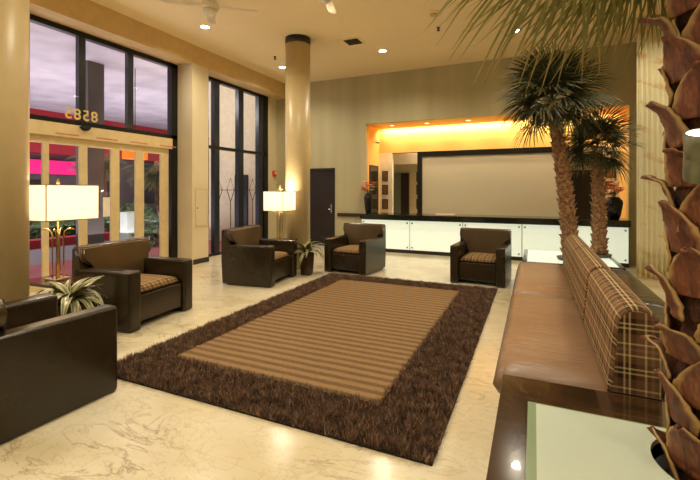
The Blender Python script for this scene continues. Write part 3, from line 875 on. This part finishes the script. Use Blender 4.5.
frn = [fan_leaf('frond', .40, .80, 34, 3.0, d_, .0115, 10+i, .009) for i, d_ in enumerate((.35, .6, .5))]
for m_ in frn: m_.materials.append(M['frond2'])
def put_frond(parent, mesh, loc, az, el, roll=0, s=1):
    o = bpy.data.objects.new('frond', mesh); COL.objects.link(o); o.parent = parent
    o.matrix_local = Matrix.Translation(loc) @ Matrix.Rotation(az, 4, 'Z') @ Matrix.Rotation(-el, 4, 'Y') @ Matrix.Rotation(roll, 4, 'X') @ Matrix.Scale(s, 4)
    return o
# near palm crown: fronds hanging in at the top of the frame
for az, el, zz, s, rl in [(3.5, .55, 2.8, .95, .8), (2.9, .65, 2.85, .9, .3), (2.2, .4, 2.9, .9, .2),
                         (1.4, .4, 2.9, .9, .2), (.7, .1, 2.85, 1, 0), (0, .1, 2.8, 1, .2), (-.8, .0, 2.85, 1, 0), (-1.7, .2, 2.9, 1, 0), (2.8, .9, 2.95, 1.0, 0), (1.2, .8, 2.95, 1, 0), (4.3, .8, 2.95, 1, 0), (0.3, .6, 2.95, 1, 0), (5.2, .7, 2.95, 1, 0)]:
    put_frond(palm, frn[int(az*10) % 3], (.06*math.cos(az), .06*math.sin(az), zz), az, el, rl, s)
# fronds that droop from the crown on the room side: hub position (x, y, z), way the blade hangs, size
def hanging(hub, a, s, nrm_tilt, mesh):
    L_ = Vector((-CT, -ST, 0)); d = (L_*math.cos(a)+Vector((0, 0, 1))*math.sin(a)+Vector((-ST, CT, 0))*.12*nrm_tilt).normalized()
    n_ = (Vector((ST, -CT, 0))+Vector((0, 0, .25*nrm_tilt))).normalized(); y_ = n_.cross(d).normalized(); n_ = d.cross(y_)
    start = Vector(hub)-d*.40*s-Vector((NP[0], NP[1], 0))
    o = bpy.data.objects.new('frond', mesh); COL.objects.link(o); o.parent = palm
    m = Matrix((d, y_, n_)).transposed().to_4x4(); o.matrix_local = Matrix.Translation(start) @ m @ Matrix.Scale(s, 4)
for hub, a, s_, nt, q in [((.41, 2.21, 2.72), -1.15, .80, 1, 0), ((.30, 2.08, 2.72), -.95, .74, -1, 1), ((.50, 2.30, 2.72), -1.45, .62, .5, 2), ((.16, 1.80, 2.66), -.62, .82, 1, 1), ((.36, 1.95, 2.62), -1.3, .55, -.5, 0), ((.22, 1.98, 2.80), -.75, .78, .2, 2)]:
    hanging(hub, a, s_, nt, frn[q])
def small_palm(x, y, lx, ly, zt, R_, label, nfr, fs_, pz=.43, seed=3):
    rnd = random.Random(seed)
    t = thing('fan_palm', label, 'palm tree', (x, y, pz))
    H = zt-pz
    obj('pot', lathe(bmesh.new(), [(0, 0), (R_*1.7, 0), (R_*1.9, .05), (R_*1.75, .05), (0, .035)], 32), 'gunmetal', t)
    bm = bmesh.new(); pts = []; rr = []
    for k in range(13):
        q = k/12; pts.append((lx*q**1.5, ly*q**1.5, .03+H*q)); rr.append(R_*(1.08-.3*q))
    tube(bm, pts, rr, 20)
    k = 0; z = .03
    while z < H:
        q = z/H; c = (lx*q**1.5, ly*q**1.5); a = k*2.399; Rz = R_*(1.02-.3*q)
        w = R_*.62; h = R_*.95; o_ = R_*rnd.uniform(.35, .6)
        def P_(da, r, dz): return bm.verts.new((c[0]+r*math.cos(a+da), c[1]+r*math.sin(a+da), z+dz))
        A = [P_(-w/Rz, Rz, 0), P_(0, Rz*1.12, 0), P_(w/Rz, Rz, 0)]
        Bv = [P_(-w/Rz*.6, Rz*1.1, h*.5), P_(0, Rz*1.3, h*.5), P_(w/Rz*.6, Rz*1.1, h*.5)]
        C_ = [P_(-w/Rz*.25, Rz+o_*.9, h*.95), P_(0, Rz+o_*1.05, h), P_(w/Rz*.25, Rz+o_*.9, h*.95)]
        Dv = [P_(-w/Rz*.2, Rz*.8, h*.9), P_(0, Rz*.8, h*.9), P_(w/Rz*.2, Rz*.8, h*.9)]
        for p, q_ in ((A, Bv), (Bv, C_), (C_, Dv)):
            for i in (0, 1): bm.faces.new((p[i], p[i+1], q_[i+1], q_[i]))
        bm.faces.new((A[0], Bv[0], C_[0], Dv[0])); bm.faces.new((A[2], Dv[2], C_[2], Bv[2]))
        z += R_*.16; k += 1
    tr = obj('trunk', bm, 'trunkm', t)
    for k in range(nfr):
        q = k/(nfr-1); el = -.55+q*1.95; az = k*2.399+rnd.uniform(-.2, .2)
        o = put_frond(t, fr[k % 3], (lx, ly, H-.02+.18*q), az, el, rnd.uniform(-.5, .5), fs_*rnd.uniform(.88, 1.08))
    return t
def trunkm():
    t = NT('shaggy_palm_trunk'); t.b.inputs['Roughness'].default_value = .8
    n = t.noise(t.coord(), 22, 6, .7, .6)
    t.link(t.ramp(n, [(.3, srgb(70, 44, 28)), (.5, srgb(146, 106, 74)), (.7, srgb(206, 172, 126))]), t.b.inputs['Base Color'])
    t.bump(n, .8, .02); return t.m
M['trunkm'] = trunkm()
small_palm(.53, 7.42, -.27, .0, 2.95, .105, 'taller of the two palms beyond the sofa, with wide crown and leaning trunk', 38, .94, seed=3)
small_palm(1.0, 7.98, -.03, .0, 2.2, .098, 'shorter straight palm beyond the sofa, right of the taller one', 32, .68, seed=8)
# up-light fixed to the near palm
ul = thing('cylinder_spotlight', 'grey cylinder uplight with glowing top at the right edge before the palm', 'spotlight', (.552, 1.893, 1.59)); ul.rotation_euler = Matrix.Rotation(math.radians(25), 3, Vector((.98, -.2, 0))).to_euler()
M['can'] = plain('olive_grey_metal', srgb(120, 122, 100), .35, metal=.5)
obj('body', lathe(bmesh.new(), [(0, 0), (.046, 0), (.048, .004), (.048, .085), (.0465, .088), (.048, .091), (.048, .18), (.043, .18), (.043, .165), (0, .165)], 40), 'can', ul)
obj('lens', lathe(bmesh.new(), [(0, .178), (.043, .178), (.043, .17)], 32), 'bulb2', ul)
obj('bracket', cyl(bmesh.new(), (.02, .04, .03), (.07, .14, .03), .008), 'can', ul)

# ------------------------------------------------------------------ curtain
bm = bmesh.new(); cxs = [1.63+i*.0125 for i in range(110)]
vs, fs, uv = [], [], []
for i, x in enumerate(cxs):
    y = 8.55+.03*math.sin(i*.0125*2*PI/.075)
    for j in range(9): vs.append((x, y, .02+(CEIL-.04)*j/8)); uv.append((x, .02+(CEIL-.04)*j/8))
for i in range(len(cxs)-1):
    for j in range(8): a = i*9+j; fs.append((a, a+1, a+10, a+9))
me = pymesh('curtain', vs, fs, uv)
cu_ = obj('curtain', me, 'curtain', smooth=True); sm = cu_.modifiers.new('thick', 'SOLIDIFY'); sm.thickness = .006
tag(cu_, 'pleated cream curtain with amber dashes, hanging behind the nearest palm', 'curtain')

# ------------------------------------------------------------------ reception counter
CX0, CX1, CY = -4.03, 1.72, 9.68
rc = thing('reception_counter', 'long reception counter with black stone top and glowing frosted glass front', 'reception counter', (0, 0, 0))
obj('countertop', B(CX0-.02, CX1+.02, CY-.08, YB+.4, .82, .945, bev=.006, seg=2), 'countertop', rc, wn=True)
obj('carcass', B(CX0, CX1, CY+.06, CY+.25, 0, .82), 'black', rc)
obj('plinth', B(CX0, CX1, CY+.02, CY+.06, 0, .09), 'black_ring', rc)
xs = [CX0, -2.76, -1.5, -.24, .74, CX1]
for a, b in zip(xs, xs[1:]):
    o = obj('front_panel', B(a+.008, b-.008, CY, CY+.015, .09, .80), 'counterglass', rc)
    for x in (a+.06, b-.06):
        for z in (.15, .74): obj('stud', cyl(bmesh.new(), (x, CY-.02, z), (x, CY+.0, z), .02, n=16), 'steel', o)
# things on the counter
def vase(x, y, label, h, r, fl):
    t = thing('flower_vase', label, 'vase', (x, y, .945))
    obj('vase_body', lathe(bmesh.new(), [(0, 0), (r*.55, 0), (r*.75, h*.15), (r, h*.7), (r*.95, h*.85), (r*.6, h*.97), (r*.65, h), (r*.5, h), (r*.5, h*.9), (0, h*.9)], 32), 'blackvase', t)
    rnd = random.Random(int(x*100))
    st = bmesh.new()
    for k in range(16):
        a = rnd.uniform(0, 2*PI); e = rnd.uniform(.03, .17); hh = h+rnd.uniform(.06, .30)
        tip = (math.cos(a)*e, math.sin(a)*e, hh); tube(st, [(0, 0, h*.8), (math.cos(a)*e*.3, math.sin(a)*e*.3, h*1.1), tip], .004, 5)
        bm = bmesh.new()
        for q in range(7):
            b = q*2*PI/7; rr = .07
            v0 = bm.verts.new(tip); v1 = bm.verts.new((tip[0]+rr*math.cos(b-.35), tip[1]+rr*math.sin(b-.35), tip[2]+.02)); v2 = bm.verts.new((tip[0]+rr*1.4*math.cos(b), tip[1]+rr*1.4*math.sin(b), tip[2]+.035)); v3 = bm.verts.new((tip[0]+rr*math.cos(b+.35), tip[1]+rr*math.sin(b+.35), tip[2]+.02))
            bm.faces.new((v0, v1, v2, v3))
        bmesh.ops.create_icosphere(bm, subdivisions=1, radius=.022, matrix=Matrix.Translation((tip[0], tip[1], tip[2]+.015)))
        obj('flower', bm, 'petal' if k % 3 < fl else 'petalw', t)
    obj('stems', st, 'exgreen', t)
vase(-3.93, 9.9, 'black vase with orange flowers at the left end of the counter', .52, .115, 2)
vase(1.50, 9.95, 'black vase with flowers at the right end of the counter, beside the curtain', .46, .17, 1)
wsc = thing('wall_sconce', 'small metal sconce on the orange left wall of the reception niche', 'wall light', (OX0, 10.5, 2.85))
obj('arm', tube(bmesh.new(), [(0, 0, 0), (.08, 0, .02), (.14, 0, 0)], .01), 'steel', wsc); obj('head', lathe(bmesh.new(), [(0, .05), (.05, .04), (.06, -.03), (0, -.03)], 20, .15, 0), 'steel', wsc)
mw = thing('wall_mirror', 'tall dark mirror on the left niche wall behind the flower vase', 'mirror', (OX0, 10.6, 0))
obj('glass', B(.002, .012, -.3, .3, .95, 2.2), 'mirror', mw)
bm = bmesh.new()
for a in ((-.33, -.3, .92, 2.23), (.3, .33, .92, 2.23), (-.3, .3, 2.2, 2.23), (-.3, .3, .92, .95)): box(bm, 0, .02, *a)
obj('frame', bm, 'black', mw)
names = ['topmost', 'middle', 'lowest']
def pic(x, y, z, label, w=.1, h=.15, g=None):
    t = thing('framed_picture', label, 'picture', (x, y, z), group=g)
    obj('print', B(-w+.02, w-.02, -.018, -.01, -h+.02, h-.02), 'picture', t); 
    bm = bmesh.new()
    for a in ((-w, -w+.02, -h, h), (w-.02, w, -h, h), (-w+.02, w-.02, -h, -h+.02), (-w+.02, w-.02, h-.02, h)): box(bm, a[0], a[1], -.025, 0, a[2], a[3])
    obj('frame', bm, 'black', t)
for i, z in enumerate((1.95, 1.56, 1.15)): pic(-3.87, YN, z, f'{names[i]} of the three small framed pictures beside the left vase', .085, .14, g='pictures on the niche back wall')
for i, z in enumerate((1.98, 1.56, 1.1)): pic(-3.36, 13.0, z, f'{names[i]} of the three small pictures inside the opening left of the screen', .12, .16, g='pictures in the room behind the niche')
for i, z in enumerate((1.98, 1.6)): pic(1.6, YN, z, f'{("upper","lower")[i]} small framed picture right of the palms above the counter', g='pictures at the right of the niche')
tag(obj('paper_tray', B(-2.2, -1.75, 9.95, 10.15, .945, .965, bev=.004), 'cream'), 'flat cream paper tray lying on the counter before the screen', 'tray')

# ------------------------------------------------------------------ outside
struct('ground', B(-30, XL-.15, -8, 24, -.12, -.02), 'asphalt')
struct('ground_forecourt', B(-9.4, XL-.15, -8, 24, -.02, 0), 'pinkwalk')
struct('ceiling_canopy', B(-19.5, XL-.15, -8, 24, 5.0, 5.2), 'stucco')
struct('trim_5', B(-19.46, -19.3, -8, 24, 4.2, 5.0), 'redfascia')
struct('wall_exterior', B(-9.2, -7.05, 9.78, 9.95, 0, 5.0), 'extwall')
tag(obj('canopy_post', B(-11.3, -10.8, 7.05, 7.5, 0, 5.0), 'farwall'), 'grey square post holding up the canopy outside the transom window', 'post')
tag(obj('street_kerb', B(-12.6, -12.1, -6, 24, -.02, .2), 'redfascia'), 'dark red kerb along the street outside the entrance', 'kerb')
bld = thing('building', 'grey building across the street with a magenta lit band', 'building', (-20, 8, 0))
obj('facade', B(-.5, .5, -22, 20, 0, 9), 'farwall', bld)
obj('lit_band', B(.5, .7, -2, 4.4, 2.25, 2.85), 'pink', bld)
obj('awning', B(.5, 1.4, -16, 14, 3.1, 3.6), 'redfascia', bld)
bm = bmesh.new()
for k in range(10): box(bm, .5, .55, -18+k*3.2, -16.4+k*3.2, .8, 2.0)
obj('windows', bm, 'black', bld)
def bush(x, y, r, label):
    bm = bmesh.new(); rnd = random.Random(int(x*31+y*17))
    for k in range(420):
        v = Vector((rnd.gauss(0, 1), rnd.gauss(0, 1), rnd.gauss(0, 1))).normalized()*r*rnd.uniform(.6, 1); v.z = abs(v.z)*1.1
        d = Vector((rnd.gauss(0, 1), rnd.gauss(0, 1), rnd.gauss(0, 1))).normalized()*.09*r*1.6; e = d.orthogonal().normalized()*.035*r*2
        bm.faces.new([bm.verts.new(v-d), bm.verts.new(v+e), bm.verts.new(v+d), bm.verts.new(v-e)])
    tag(obj('shrub', bm, 'exgreen', loc=(x, y, 0)), label, 'shrub')
for i, (u, lb) in enumerate([(45, 'low green shrub across the street, seen under the left half of the nearer lamp shade'), (62, 'low green shrub across the street, seen between the rods of the nearer lamp'), (77, 'low green shrub across the street, just right of the nearer lamp rods'),
                             (97, 'low shrub across the street at the left of the middle door pane'), (118, 'low shrub across the street behind the narrow door stile')]):
    bush(-14.3, Yat(u, -14.3), .55, lb)
bush(-13.6, Yat(132, -13.6), 1.0, 'taller rounded shrub above the pale cube planter outside')
bush(-9.9, Yat(152, -9.9), .55, 'small green shrub between cube planter and outdoor palm trunk')
a, b = Yat(127, -10.3), Yat(143, -10.3)
tag(obj('outdoor_planter', B(-10.6, -10.3, a, b, 0, .93, bev=.02), 'planterglow'), 'pale cube planter outside the right-hand door panes', 'planter')
a, b = Yat(129, -10.2), Yat(148, -10.2)
ln = thing('lantern', 'orange box lantern hanging outside above the pale cube planter', 'lantern', (-10.35, (a+b)/2, 0))
obj('body', B(-.15, .15, -(b-a)/2, (b-a)/2, 2.42, 2.95, bev=.02), 'lantern', ln)
obj('rod', cyl(bmesh.new(), (0, 0, 2.95), (0, 0, 5.0), .012), 'black', ln)
def ext_palm(x, y, label, h=3.4, r=.2):
    xp = thing('outdoor_palm', label, 'palm tree', (x, y, 0))
    bm = bmesh.new(); tube(bm, [(0, 0, 0), (.02, 0, h*.5), (-.05, 0, h)], [r, r*.85, r*.7], 16)
    obj('trunk', bm, 'trunkm', xp)
    for k in range(14): put_frond(xp, fr[k % 3], (-.05, 0, h-.1), k*2.4, -.75+k*.07, .2, 1.0)
ext_palm(-9.5, Yat(161, -9.5), 'rough palm trunk standing outside the rightmost door pane', 2.35)
ext_palm(-12.9, Yat(100, -12.9), 'pale palm trunk outside the middle door pane, right of the lamp shade', 2.75, .24)
# zig-zag metal ornament outside second window
bm = bmesh.new()
for y in (7.9, 8.35, 8.8, 9.25):
    X_ = XL-.28
    tube(bm, [(X_, y, 0), (X_, y, 1.25), (X_, y+.14, 1.55), (X_, y, 1.85), (X_, y-.14, 1.55), (X_, y, 1.25)], .01, 6)
cyl(bm, (XL-.28, 7.7, 1.55), (XL-.28, 9.7, 1.55), .008, n=6)
tag(obj('metal_ornament', bm, 'black'), 'thin metal rods with diamond shapes behind the second window', 'ornament')
tag(obj('outdoor_doorframe', B(-8.15, -7.7, 9.72, 9.78, 0, 2.0), 'grey_frame'), 'grey framed panel on the pale wall outside the second window', 'panel')

# ------------------------------------------------------------------ lights
def area(name, loc, rot, sx, sy, e, c, spread=PI):
    l = bpy.data.lights.new(name, 'AREA'); l.shape = 'RECTANGLE'; l.size = sx; l.size_y = sy; l.energy = e; l.color = c; l.spread = spread
    o = bpy.data.objects.new(name, l); COL.objects.link(o); o.location = loc; o.rotation_euler = rot; return o
area('cove_strip', (-1.13, YN-.12, OZ-.03), (math.radians(25), 0, 0), 5.6, .05, 75, (1, .82, .50))
area('back_room_light', (-1.5, 12.0, 3.2), (0, 0, 0), 3.5, .5, 60, (1, .88, .68))
area('canopy_fill', (-13.2, 7, .35), (PI, 0, 0), 8, 16, 850, (1, .93, 1.0))  # broad fill added to brighten the canopy soffit from below
area('side_wall_fill', (-8.6, 7.2, 4.0), (math.radians(75), 0, 0), 2, .5, 38, (1, .90, .72))  # fill added to brighten the pale wall beyond the second window
area('street_fill', (-14.5, 8, 4.8), (0, math.radians(-20), 0), 2, 14, 380, (1, .85, .8))  # wide fill added above the street side, no lamp stands there
w = bpy.data.worlds.new('dusk'); S.world = w; w.use_nodes = True
bg = w.node_tree.nodes['Background']; bg.inputs[0].default_value = (.66, .6, .76, 1); bg.inputs[1].default_value = .9

# ------------------------------------------------------------------ camera and view
cam = bpy.data.cameras.new('camera'); cam.sensor_width = 36; cam.lens = 36*F/700; cam.shift_y = -50/700; cam.clip_start = .05
co = bpy.data.objects.new('camera', cam); COL.objects.link(co); co.location = (0, 0, HC); co.rotation_euler = (PI/2, 0, TH)
S.camera = co
S.view_settings.view_transform = 'Standard'; S.view_settings.look = 'None'; S.view_settings.exposure = .12; S.view_settings.gamma = 1; S.view_settings.use_curve_mapping = False
S.cycles.use_denoising = True
S.cycles.max_bounces = 8; S.cycles.diffuse_bounces = 5; S.cycles.glossy_bounces = 3; S.cycles.transparent_max_bounces = 12
S.cycles.sample_clamp_indirect = 6; S.cycles.caustics_reflective = False; S.cycles.caustics_refractive = False
